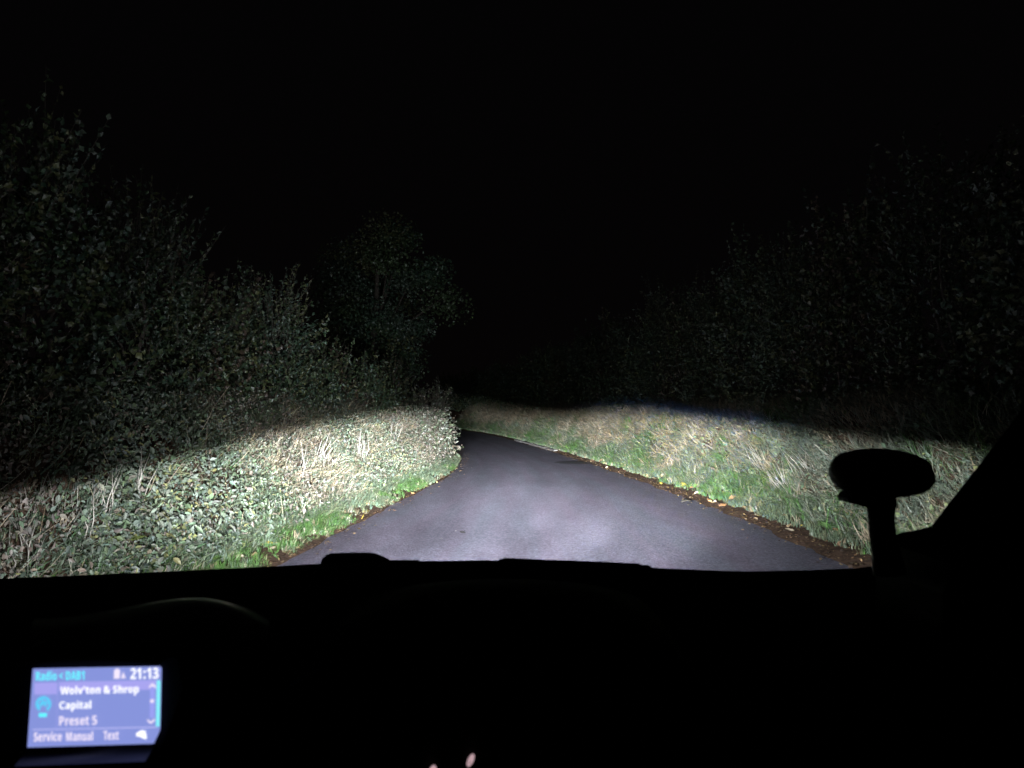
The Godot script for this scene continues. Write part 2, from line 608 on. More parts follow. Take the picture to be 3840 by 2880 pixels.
func build_hedges() -> void:
	var lm := tinted(0.42, 0.55, 0.25)
	var bark := mat(lin(0.06, 0.05, 0.04), 0.9)
	var green := [Color(0.055, 0.085, 0.04), Color(0.045, 0.08, 0.05), Color(0.06, 0.085, 0.06), Color(0.09, 0.1, 0.045), Color(0.05, 0.07, 0.035)]
	var turning := [Color(0.055, 0.085, 0.04), Color(0.085, 0.095, 0.04), Color(0.07, 0.05, 0.035), Color(0.05, 0.075, 0.045)]
	var z := -3.0
	var i := 0
	while z > -23.0:
		var x := edge(-1, z) - 1.65
		var s := Vector3(0.6, (1.72 if z > -7.6 else (1.3 if z > -10.6 else 0.68)) + 0.22 * sin(z * 1.7) + rnd(-0.12, 0.18), 0.95)
		shrub("hedge_shrub", Vector3(x + rnd(-0.1, 0.1), 1.15, z), s, 560 if z > -10.6 else 340, 0.056, turning if i % 3 == 1 else green, "hedge shrub with yellowing autumn leaves on top of the ivy bank" if i % 3 == 1 else "tall dark green hedge shrub growing along the top of the ivy bank", "shrub", "hedge shrubs above the ivy bank", 0.26 if i % 2 else 0.36, lm, bark)
		z -= 1.45
		i += 1
	z = -4.5
	while z > -34.0:
		var x := edge(1, z) + 1.75
		var s := Vector3(0.7, 2.3 + 0.35 * sin(z * 1.3) + rnd(-0.2, 0.25), 1.1)
		shrub("hedge_shrub", Vector3(x + rnd(-0.1, 0.1), 1.2, z), s, 620 if z > -20.0 else 420, 0.062 if z > -20.0 else 0.085, turning if i % 4 == 1 else green, "hedge shrub with yellowing autumn leaves on top of the rough grass bank" if i % 4 == 1 else "tall dark green hedge shrub growing along the top of the rough grass bank", "shrub", "hedge shrubs above the grass bank", 0.36 if i % 2 else 0.26, lm, bark)
		z -= 1.75
		i += 1
	while z > -66.0:
		var x := edge(1, z) + 1.9
		shrub("far_hedge_shrub", Vector3(x, 1.2, z), Vector3(0.9, 2.6 + rnd(-0.3, 0.5), 1.8), 420, 0.11, green, "distant hedge shrub round the outside of the bend", "shrub", "hedge shrubs round the outside of the bend", 0.36, lm, bark)
		z -= 3.0
	# the bush that bulges out over the road where the left bank ends
	shrub("bramble_bush", Vector3(edge(-1, -17.6) - 0.62, 0.0, -17.6), Vector3(0.5, 1.25, 0.9), 620, 0.075, [Color(0.085, 0.095, 0.07), Color(0.10, 0.085, 0.065), Color(0.07, 0.085, 0.05)], "pale bramble bush bulging over the road where the ivy bank turns away", "bush", "", 0.27, lm, bark)
	shrub("bramble_bush", Vector3(edge(-1, -19.3) - 0.64, 0.0, -19.3), Vector3(0.5, 1.45, 0.9), 520, 0.075, [Color(0.085, 0.095, 0.07), Color(0.10, 0.085, 0.065), Color(0.07, 0.085, 0.05)], "last bramble bush on the corner of the ivy bank", "bush", "", 0.27, lm, bark)
	# roadside trees beyond the left hedge
	tree(Vector3(-4.2, 1.3, -23.5), 5.6, 2.1, "broad roadside tree with a low crown beyond the last hedge shrub of the ivy bank", green, 0.36, lm, bark)
	tree(Vector3(-5.9, 1.3, -29.0), 6.4, 2.2, "taller roadside tree behind the low crowned tree on the inside of the bend", green, 0.36, lm, bark)

func tree(base: Vector3, tall: float, r: float, label: String, palette: Array, wide: float, material: Material, bark: Material) -> void:
	var root := thing("roadside_tree", base, label, "tree")
	var st := starts()
	st.set_smooth_group(0)
	tube(st, [base + Vector3(0, -0.3, 0), base + Vector3(0.05, tall * 0.3, 0), base + Vector3(0.1, tall * 0.75, 0.1)], [0.2, 0.15, 0.05], 9)
	part("trunk", done(st), bark, root)
	var where := []
	var tint := PackedColorArray()
	for k in 44:
		var d := rnd_dir()
		var c := base + Vector3(0.3, tall * 0.58, 0) + Vector3(d.x * r * rnd(0.35, 1.0), d.y * tall * 0.42, d.z * r * rnd(0.35, 1.0))
		if k < 10:
			var b := starts()
			b.set_smooth_group(0)
			var mid := base + Vector3(0.05, tall * rnd(0.25, 0.5), 0)
			tube(b, [mid, mid.lerp(c, 0.5) + Vector3(0, 0.15, 0), c], [0.06, 0.035, 0.01], 5)
			part("limb", done(b), bark, root)
		var colour: Color = palette[rng.randi() % palette.size()]
		var clump := rnd(0.5, 1.15)
		for j in 300:
			var e := rnd_dir() * clump * pow(rng.randf(), 0.6)
			e.y *= 0.7
			where.append(leaf_frame(rnd_dir() + Vector3(0, -0.4, 0), rnd_dir() + Vector3(0.2, 0.6, 0.6), rnd(0.07, 0.12), rnd(0.8, 1.2), c + e))
			tint.append(vary(colour, 0.2))
	crown(where, tint, wide, material, root)

# ------------------------------------------------------------------ ground cover
func build_ground_cover() -> void:
	var grass_mat := tinted(0.5, 0.45, 0.3)
	var short_tuft := tuft_mesh(9, 0.5, 0.5, 0.03)
	var long_tuft := tuft_mesh(8, 0.35, 0.9, 0.013)
	var fresh := [Color(0.06, 0.128, 0.03), Color(0.075, 0.14, 0.036), Color(0.048, 0.105, 0.03)]
	var dull := [Color(0.095, 0.13, 0.08), Color(0.085, 0.115, 0.075), Color(0.125, 0.145, 0.08)]
	var straw := [Color(0.30, 0.255, 0.175), Color(0.26, 0.205, 0.135), Color(0.33, 0.295, 0.22)]
	var bleached := [Color(0.25, 0.205, 0.14), Color(0.215, 0.165, 0.105), Color(0.28, 0.24, 0.175)]
	var grey := [Color(0.11, 0.13, 0.095), Color(0.10, 0.12, 0.09), Color(0.14, 0.15, 0.105)]
	# grass on the verges
	for side in [-1, 1]:
		var where := []
		var tint := PackedColorArray()
		var n := 8000 if side < 0 else 9000
		for i in n:
			var z := -2.2 - pow(rng.randf(), 1.25) * (19.0 if side < 0 else 48.0)
			var off := absf(rng.randfn()) * 0.27 - 0.05
			if side > 0:
				off += 0.1
			if lump.get_noise_2d(z * 22.0, side * 70.0) + rnd(-0.3, 0.3) > 0.25 and off < 0.2:
				continue
			if patch.get_noise_2d(z * 14.0, side * 90.0 + off * 10.0) < -0.12 and rng.randf() < 0.75:
				continue
			var p := bank(side, z, off)
			var nrm := bank_normal(side, z, off)
			var far := 1.0 + maxf(0.0, -z - 12.0) * 0.03
			var h := rnd(0.05, 0.10 + 0.12 * minf(maxf(off, 0.0) * 3.0, 1.0)) * far
			var b := Basis(Quaternion(Vector3.UP, (nrm + Vector3(0, 0.6, 0) + rnd_dir() * 0.2).normalized())).rotated(Vector3.UP, rnd(0, 0.01)) * Basis(Vector3.UP, rnd(0, TAU))
			where.append(Transform3D(b.scaled(Vector3.ONE * h), p))
			var v := patch.get_noise_2d(z * 6.0, off * 6.0 + side * 40.0)
			var pick: Color = (straw if rng.randf() < 0.07 else (fresh if v > -0.05 and rng.randf() < (0.8 if side < 0 else 0.45) else dull))[rng.randi() % 3]
			tint.append(vary(pick, 0.18))
		stuff("verge_grass", short_tuft, grass_mat, where, tint, "short green grass edging the road below the ivy bank" if side < 0 else "short green grass edging the road below the rough grass bank", "grass")
	# rough grass on the right bank, some of it dry, combed over by the wind
	var where := []
	var tint := PackedColorArray()
	for i in 20000:
		var z := -2.6 - pow(rng.randf(), 1.3) * 52.0
		var off := rnd(0.3, 1.75)
		var p := bank(1, z, off)
		var nrm := bank_normal(1, z, off)
		var far := 1.0 + maxf(0.0, -z - 12.0) * 0.035
		var v := patch.get_noise_2d(z * 4.0 + 70.0, off * 9.0)
		var dry := v > 0.1 or (z < -11.0 and off + 0.5 * v + rnd(-0.15, 0.15) > 0.72)
		var h := rnd(0.14, 0.4) * far
		var up := (nrm * 0.9 + Vector3(-0.25, 0.35, 0.1) + rnd_dir() * 0.35).normalized()
		where.append(Transform3D((Basis(Quaternion(Vector3.UP, up)) * Basis(Vector3.UP, rnd(0, TAU))).scaled(Vector3.ONE * h), p))
		var low := off < 0.5 + 0.5 * patch.get_noise_1d(z * 7.0) and rng.randf() < 0.75
		var pick: Color = ((fresh if rng.randf() < 0.55 else dull) if low else (bleached if (dry and rng.randf() < (0.7 if z < -13.0 else 0.5)) or rng.randf() < 0.12 else (fresh if v < -0.2 and rng.randf() < 0.4 else grey)))[rng.randi() % 3]
		tint.append(vary(pick, 0.2))
	stuff("rough_grass", long_tuft, grass_mat, where, tint, "rough grass with dry streaks covering the bank outside the bend", "grass")
	# leafy cover on the right bank
	var ivy := leaf_mesh(1)
	var oval := leaf_mesh(0)
	var leaf_mat := tinted(0.55, 0.5, 0.25)
	where = []
	tint = PackedColorArray()
	for i in 15000:
		var z := -2.5 - pow(rng.randf(), 1.4) * 30.0
		var off := rnd(0.35, 1.9)
		var v := patch.get_noise_2d(z * 4.0 + 70.0, off * 9.0)
		if v > 0.12 and rng.randf() < 0.8:
			continue
		var nrm := bank_normal(1, z, off)
		where.append(leaf_frame(rnd_dir() + Vector3(-0.5, -0.2, 0.2), nrm + rnd_dir() * 0.8, rnd(0.03, 0.06), rnd(0.9, 1.2), bank(1, z, off) + nrm * rnd(0.01, 0.16)))
		tint.append(vary([Color(0.085, 0.13, 0.07), Color(0.10, 0.14, 0.09), Color(0.13, 0.15, 0.06)][rng.randi() % 3], 0.22))
	stuff("creeping_leaves", oval, leaf_mat, where, tint, "low leafy weeds scattered through the rough grass bank", "weeds")
	# ivy and nettles on the left bank
	for kind in 2:
		where = []
		tint = PackedColorArray()
		for i in 68000:
			var z := -2.6 - pow(rng.randf(), 1.2) * 18.7
			var off := rnd(0.22, 1.95)
			var v := patch.get_noise_2d(z * 6.0, off * 9.0 + kind * 30.0)
			if kind == 0 and v < -0.22 and rng.randf() < 0.6:
				continue
			if off < 0.42 and rng.randf() < 0.6:
				continue
			if z < -9.0 and rng.randf() < 0.3:
				continue
			var nrm := bank_normal(-1, z, off)
			var big := 0.014 + 0.03 * pow(rng.randf(), 1.6) if kind == 0 else 0.015 + 0.04 * pow(rng.randf(), 1.8)
			big *= 1.0 + 0.35 * clampf(v * 2.0, -0.6, 1.0)
			var lift := rnd(0.0, 0.12) if kind == 0 else rnd(0.02, 0.22)
			var heap := lump.get_noise_2d(z * 34.0, off * 34.0)
			if heap < -0.22 and rng.randf() < 0.55:
				continue
			lift += maxf(0.0, heap) * 0.3 * rng.randf()
			var axis := rnd_dir() + Vector3(0.4, -0.45, 0.2)
			where.append(leaf_frame(axis, nrm * 0.7 + Vector3(0, 0.25, 0.2) + rnd_dir() * 0.85, big, rnd(0.75, 1.1) if kind == 0 else rnd(0.6, 0.95), bank(-1, z, off) + nrm * lift))
			var c: Color
			var w := patch.get_noise_2d(z * 4.0 + 200.0, off * 5.0)
			if w > 0.02 and rng.randf() < 0.62:
				c = [Color(0.17, 0.145, 0.12), Color(0.21, 0.18, 0.145), Color(0.12, 0.095, 0.08)][rng.randi() % 3]
			elif rng.randf() < 0.035 + (0.12 if v > 0.3 else 0.0):
				c = Color(0.165, 0.165, 0.07)
			elif rng.randf() < 0.12:
				c = Color(0.14, 0.115, 0.09)
			elif kind == 0:
				c = [Color(0.09, 0.115, 0.085), Color(0.125, 0.145, 0.12), Color(0.08, 0.108, 0.07)][rng.randi() % 3]
			else:
				c = [Color(0.13, 0.16, 0.115), Color(0.14, 0.155, 0.125), Color(0.10, 0.14, 0.08)][rng.randi() % 3]
			tint.append(vary(c, 0.25))
		if kind == 0:
			stuff("ivy", ivy, leaf_mat, where, tint, "ivy leaves covering the bank on the inside of the bend", "ivy")
		else:
			stuff("nettle_leaves", oval, leaf_mat, where, tint, "pointed nettle leaves mixed through the ivy on the bank", "nettles")
	# long grass growing through the ivy, bleached towards the corner
	where = []
	tint = PackedColorArray()
	for i in 8500:
		var z := -2.8 - pow(rng.randf(), 0.9) * 18.3
		var off := rnd(0.2, 1.7)
		var v := patch.get_noise_2d(z * 5.0 + 400.0, off * 7.0)
		var pale := z < -7.5 and off > 0.35 and v > -0.2
		if not pale and z > -7.5 and off > 0.45 and rng.randf() < 0.55:
			continue
		var nrm := bank_normal(-1, z, off)
		var up := (nrm * 0.7 + Vector3(0.2, 0.6, 0.1) + rnd_dir() * 0.4).normalized()
		where.append(Transform3D((Basis(Quaternion(Vector3.UP, up)) * Basis(Vector3.UP, rnd(0, TAU))).scaled(Vector3.ONE * rnd(0.14, 0.34)), bank(-1, z, off)))
		tint.append(vary((straw if pale and rng.randf() < 0.7 else dull)[rng.randi() % 3], 0.22))
	stuff("long_grass", long_tuft, grass_mat, where, tint, "long bleached grass growing through the ivy bank", "grass")
	# fine dry stems tangled in the left cover
	var stem := starts()
	stem.set_smooth_group(-1)
	tube(stem, [Vector3.ZERO, Vector3(0.03, 0.5, 0.02), Vector3(0.0, 1.0, 0.06)], [0.011, 0.009, 0.004], 4, false)
	var stem_mesh := done(stem)
	where = []
	tint = PackedColorArray()
	for i in 900:
		var z := -2.0 - pow(rng.randf(), 1.1) * 18.5
		var off := rnd(0.3, 1.5)
		var v := patch.get_noise_2d(z * 4.0 + 200.0, off * 5.0)
		if v < 0.0 and rng.randf() < 0.7:
			continue
		var up := (Vector3(0.25, 1.0, 0.1) + rnd_dir() * 0.5).normalized()
		var h := rnd(0.1, 0.3)
		where.append(Transform3D((Basis(Quaternion(Vector3.UP, up)) * Basis(Vector3.UP, rnd(0, TAU))).scaled(Vector3(0.3, h, 0.3) * Vector3(rnd(0.7, 1.2), 1, 1)), bank(-1, z, off) + bank_normal(-1, z, off) * 0.05))
		tint.append(vary(straw[rng.randi() % 3], 0.2))
	stuff("dry_stems", stem_mesh, tinted(0.7, 0.4), where, tint, "thin dry stems tangled through the ivy bank", "stems")
	# crumbs of leaf litter along both edges of the road
	where = []
	tint = PackedColorArray()
	for i in 7500:
		var side := 1 if rng.randf() < 0.68 else -1
		var z := -3.0 - pow(rng.randf(), 1.2) * 26.0
		var off := rng.randfn() * 0.17 + (0.02 if side > 0 else -0.02)
		var p := bank(side, z, maxf(off, -0.18))
		p.x = edge(side, z) + side * off
		p.y = maxf(p.y, 0.008) + 0.008
		where.append(leaf_frame(Vector3(rnd(-1, 1), rnd(-0.1, 0.3), rnd(-1, 1)), Vector3(rnd(-0.4, 0.4), 1, rnd(-0.4, 0.4)), rnd(0.012, 0.035), rnd(0.8, 1.4), p))
		tint.append(vary([Color(0.13, 0.075, 0.04), Color(0.09, 0.055, 0.035), Color(0.2, 0.14, 0.07), Color(0.06, 0.04, 0.03)][rng.randi() % 4], 0.25))
	stuff("leaf_litter", leaf_mesh(2), tinted(0.8, 0.3), where, tint, "brown crumbs of leaf litter along the edges of the road", "leaf litter")

# ------------------------------------------------------------------ single plants
func build_plants() -> void:
	var stalk_mat := mat(lin(0.42, 0.38, 0.33), 0.7)
	var stems := []
	for i in 4:
		var st := starts()
		st.set_smooth_group(0)
		tube(st, [Vector3.ZERO, Vector3(rnd(-0.03, 0.03), 0.5, rnd(-0.03, 0.03)), Vector3(rnd(-0.1, 0.1), 1.0, rnd(-0.1, 0.1))], [0.0045, 0.004, 0.002], 5)
		stems.append(done(st))
	# [pixel x, pixel y of the foot, stems, height, what]
	for c in [
		[285, 2035, 12, 0.36, "clump of pale dry stalks standing in the brown part of the ivy bank"],
		[150, 1950, 7, 0.3, "small clump of dry stalks low in the dark ivy"],
		[345, 1990, 9, 0.42, "thin leaning dry stalks beside the large pale stalk clump"],
		[40, 2150, 8, 0.3, "dry stalks at the foot of the ivy bank beside the car"],
		[480, 1900, 8, 0.4, "loose dry stalks high on the ivy bank below the shadow line"],
		[1200, 1745, 16, 0.42, "bright white clump of dead stalks in the fullest light of the headlamps"],
		[1110, 1800, 12, 0.45, "dead stalks with bent tops beside the bright white clump"],
		[1330, 1740, 14, 0.5, "fan of dead stalks on the pale part of the bank near the corner"],
		[1470, 1690, 8, 0.5, "few upright dead stalks under the arching bramble cane"],
		[2960, 1850, 16, 0.5, "clump of dry bent stalks on the rough grass bank"],
		[2870, 1760, 14, 0.45, "dry stalks leaning through the grass above the fallen leaves"],
		[3050, 1780, 14, 0.45, "dry stalks on the grass bank beside the oval phone holder"],
	]:
		var foot := on_ground(c[0], c[1])
		var root := thing("dry_stalk_clump", foot, c[4], "dry stalks")
		for k in c[2]:
			var o := MeshInstance3D.new()
			o.name = "stem"
			o.mesh = stems[k % 4]
			o.material_override = stalk_mat
			root.add_child(o, true)
			o.position = Vector3(rnd(-0.1, 0.1), -0.02, rnd(-0.16, 0.16))
			var h: float = c[3] * rnd(0.55, 1.1)
			var lean := Vector3(0.12, 1, 0.05) if foot.x < 0 else Vector3(-0.55, 0.8, 0.15)
			o.basis = (Basis(Quaternion(Vector3.UP, (lean + rnd_dir() * 0.2).normalized())) * Basis(Vector3.UP, rnd(0, TAU))).scaled(Vector3(1.0, h, 1.0) if false else Vector3(1, 1, 1)) * Basis.from_scale(Vector3(0.9, h, 0.9))
	# broad-leaved plants
	var dock := leaf_mesh(0)
	var shades := []
	for c in [Color(0.10, 0.19, 0.09), Color(0.12, 0.21, 0.07), Color(0.17, 0.21, 0.06), Color(0.09, 0.15, 0.09)]:
		shades.append(mat(c.linear_to_srgb(), 0.42))
	for c in [
		[690, 2085, 0.17, 9, 0, "dock plant with broad green leaves at the road edge by the bright grass"],
		[590, 2105, 0.16, 9, 2, "yellowing dock plant beside the broad green dock"],
		[420, 2060, 0.17, 10, 2, "yellow green dock plant below the pale stalk clump"],
		[640, 2030, 0.14, 10, 0, "green dock plant above the bright verge grass"],
		[820, 2040, 0.13, 9, 3, "grey green dock plant beside the fallen stick"],
		[180, 1960, 0.15, 9, 0, "large leaved dock plant on the shaded part of the ivy bank"],
		[3110, 1985, 0.12, 9, 1, "bright green dock plant beside the pale fallen leaf on the grass verge"],
		[3120, 1690, 0.17, 10, 1, "fresh green dock plant on top of the rough grass bank"],
		[2600, 1830, 0.10, 9, 1, "small dock plant by the edge of the road below the dry grass"],
	]:
		var foot := on_ground(c[0], c[1])
		var root := thing("dock_plant", foot, c[5], "plant")
		for k in c[3]:
			var o := MeshInstance3D.new()
			o.name = "leaf"
			o.mesh = dock
			o.material_override = shades[c[4]]
			root.add_child(o, true)
			var t: float = TAU * k / c[3] + rnd(-0.3, 0.3)
			o.transform = leaf_frame(Vector3(cos(t), rnd(0.35, 1.1), sin(t)), Vector3(-cos(t) * 0.4, 1, -sin(t) * 0.4), c[2] * rnd(0.7, 1.15), rnd(0.75, 1.0), Vector3(cos(t), 0.2, sin(t)) * 0.03)
	# bramble canes and a bare stick
	var cane := mat(lin(0.34, 0.33, 0.29), 0.65)
	for c in [
		[[[1362, 1614, 0.12], [1400, 1590, 0.2], [1425, 1575, 0.24], [1470, 1572, 0.24], [1500, 1580, 0.15]], 0.008, "arching bramble cane near the top of the lit bank"],
		[[[1310, 1600, 0.15], [1325, 1577, 0.2]], 0.01, "short slanting cane beside the arching bramble"],
		[[[1469, 1645, 0.1], [1470, 1575, 0.12]], 0.006, "single upright pale stem crossing the arching bramble cane"],
		[[[1085, 1765, 0.1], [1090, 1660, 0.12]], 0.007, "single straight pale stem standing near the bright stalk clump"],
		[[[300, 2005, 0.15], [375, 1850, 0.2]], 0.006, "long thin leaning stem over the brown part of the ivy"],
		[[[565, 1860, 0.15], [580, 1775, 0.2]], 0.006, "slender pale stem rising to the edge of the light"],
	]:
		var pts := []
		var rad := []
		for p in c[0]:
			var g := on_ground(p[0], p[1])
			pts.append(g + (EYE - g).normalized() * p[2])
			rad.append(c[1])
		rad[-1] = c[1] * 0.5
		var root := thing("bramble_cane", pts[0], c[2], "cane")
		var curve := Curve3D.new()
		for k in pts.size():
			var tangent: Vector3 = (pts[mini(k + 1, pts.size() - 1)] - pts[maxi(k - 1, 0)]) / 5.0
			curve.add_point(pts[k], -tangent, tangent)
		var fine := []
		var fr := []
		for k in 13:
			fine.append(curve.sample_baked(curve.get_baked_length() * k / 12.0))
			fr.append(lerpf(c[1], c[1] * 0.5, k / 12.0))
		var st := starts()
		st.set_smooth_group(0)
		tube(st, fine, fr, 6)
		part("stem", done(st), cane, root)
		for k in 3:
			var th := starts()
			var q: Vector3 = fine[3 + k * 3]
			tube(th, [q, q + (rnd_dir() + Vector3(0.5, 0, 0.5)).normalized() * 0.035], [0.002, 0.0006], 4)
			part("thorn", done(th), cane, root)

# ------------------------------------------------------------------ fallen leaves, sticks and stones
func build_small_things() -> void:
	var m := leaf_mesh(0)
	var lobed := leaf_mesh(1)
	var tones := {"yellow": mat(lin(0.50, 0.36, 0.06), 0.6), "orange": mat(lin(0.42, 0.22, 0.10), 0.6), "tan": mat(lin(0.36, 0.25, 0.14), 0.7), "pale": mat(lin(0.42, 0.34, 0.24), 0.7), "brown": mat(lin(0.15, 0.085, 0.045), 0.75)}
	var vein := mat(lin(0.3, 0.22, 0.12), 0.7)
	for c in [
		[1003, 2052, 0.10, "yellow", "large yellow fallen leaf at the broken edge of the tarmac"],
		[1022, 2068, 0.05, "pale", "small pale fallen leaf tucked beside the large yellow leaf"],
		[618, 2082, 0.13, "orange", "big curled orange leaf lying on the bright verge grass"],
		[955, 2095, 0.06, "tan", "tan fallen leaf on the brown edge below the yellow leaf"],
		[902, 2102, 0.05, "pale", "pale fallen leaf on the brown soil beside the verge grass"],
		[860, 1935, 0.09, "yellow", "yellow leaf caught among the grey ivy"],
		[3150, 2000, 0.10, "orange", "flat orange leaf on the grass verge near the phone holder"],
		[2422, 1777, 0.14, "pale", "large pale curled leaf in the litter beside the blue green grass"],
		[2432, 1790, 0.12, "tan", "tan leaf lying against the large pale curled leaf"],
		[2456, 1800, 0.08, "pale", "small pale leaf by the pair of curled leaves in the litter"],
		[2562, 1826, 0.13, "yellow", "pale yellow leaf alone on the rim of the litter strip"],
		[2755, 1880, 0.13, "orange", "upright orange leaf in the heap of leaves at the road edge"],
		[2735, 1897, 0.10, "tan", "tan leaf at the front of the heap of leaves at the road edge"],
		[2712, 1902, 0.10, "orange", "orange leaf at the end of the heap of leaves at the road edge"],
		[2690, 1896, 0.09, "brown", "dark brown leaf under the heap of leaves at the road edge"],
	]:
		var p := on_ground(c[0], c[1]) + Vector3(0, 0.035, 0)
		fallen(p, c[2], tones[c[3]], vein, lobed if c[3] == "orange" or c[3] == "pale" else m, c[4], "")
	for i in 46:
		var side := 1 if i < 34 else -1
		var z := -4.0 - pow(rng.randf(), 1.2) * 17.0
		var off := rng.randfn() * 0.13 + 0.08
		var p := bank(side, z, maxf(off, 0.0)) + Vector3(0, 0.03, 0)
		p.x = edge(side, z) + side * off
		var tone: String = ["tan", "brown", "orange", "pale", "yellow"][rng.randi() % 5]
		var shape := "pointed" if i % 2 else "lobed"
		var label := "small %s %s leaf in the litter strip below the rough grass bank" % [tone, shape] if side > 0 else "small %s %s leaf on the road edge below the ivy bank" % [tone, shape]
		fallen(p, rnd(0.05, 0.09), tones[tone], vein, m if i % 2 else lobed, label, "leaves along the grass bank edge" if side > 0 else "leaves along the ivy bank edge")
	# sticks
	var wood := mat(lin(0.16, 0.13, 0.1), 0.85)
	var dark := mat(lin(0.03, 0.025, 0.02), 0.85)
	for c in [
		[[[820, 2030], [930, 1965], [1000, 1925]], 0.012, wood, 0.12, "long pale stick lying up the ivy bank"],
		[[[2556, 1885], [2572, 1880], [2592, 1882]], 0.012, dark, 0.014, "short dark stick lying on the tarmac near the litter strip"],
		[[[1725, 1998], [1745, 2001]], 0.006, dark, 0.01, "tiny dark twig lying in the middle of the lane"],
		[[[2300, 1722], [2330, 1735]], 0.02, wood, 0.03, "stub of branch in the litter beside the tar patch"],
	]:
		var pts := []
		var rad := []
		for p in c[0]:
			pts.append(on_ground(p[0], p[1]) + Vector3(0, c[3], 0))
			rad.append(c[1])
		rad[-1] *= 0.6
		var root := thing("stick", pts[0], c[4], "stick")
		var st := starts()
		st.set_smooth_group(0)
		tube(st, pts, rad, 7)
		part("shaft", done(st), c[2], root)
		var tw := starts()
		var q: Vector3 = (pts[0] + pts[1]) / 2.0
		tube(tw, [q, q + Vector3(0.03, 0.03, 0.05)], [c[1] * 0.5, c[1] * 0.2], 5)
		part("side_twig", done(tw), c[2], root)
	# pebbles and flecks on the tarmac
	var stone := mat(lin(0.24, 0.23, 0.22), 0.85)
	for c in [[1395, 2012], [1655, 2020], [1378, 1905], [2480, 1857], [2870, 2068], [2545, 1862], [1710, 1992], [2050, 1690]]:
		var p := on_ground(c[0], c[1])
		var st := starts()
		st.set_smooth_group(-1)
		var rows := []
		for i in 4:
			var ring := PackedVector3Array()
			for k in 8:
				var t := TAU * (k % 7) / 7.0
				var rr: float = [0.3, 1.0, 0.8, 0.05][i] * (0.8 + 0.3 * sin(t * 2.0 + c[0]))
				ring.append(p + Vector3(cos(t) * rr * 0.007, [0.0, 0.003, 0.005, 0.006][i] + 0.002, sin(t) * rr * 0.009))
			rows.append(ring)
		add_sheet(st, rows)
		var o := part(numbered("pebble"), done(st), stone, self)
		tag(o, "small pale pebble lying on the bare tarmac", "pebble", "pebbles on the lane")

func fallen(p: Vector3, size: float, material: Material, vein: Material, m: Mesh, label: String, group: String) -> void:
	var root := thing("fallen_leaf", p, label, "leaf", group)
	var o := MeshInstance3D.new()
	o.name = "blade"
	o.mesh = m
	o.material_override = material
	root.add_child(o, true)
	var axis := Vector3(rnd(-1, 1), rnd(0.0, 0.5), rnd(-1, 1)).normalized()
	o.transform = leaf_frame(axis, Vector3(rnd(-0.5, 0.5), 1, rnd(0.0, 0.9)), size, rnd(0.9, 1.3), -axis * size * 0.5)
	var st := starts()
	tube(st, [-axis * size * 0.5, -axis * size * 0.8 + Vector3(0, 0.008, 0)], [0.0015, 0.001], 4)
	var s := MeshInstance3D.new()
	s.name = "stalk"
	s.mesh = done(st)
	s.material_override = vein
	root.add_child(s, true)

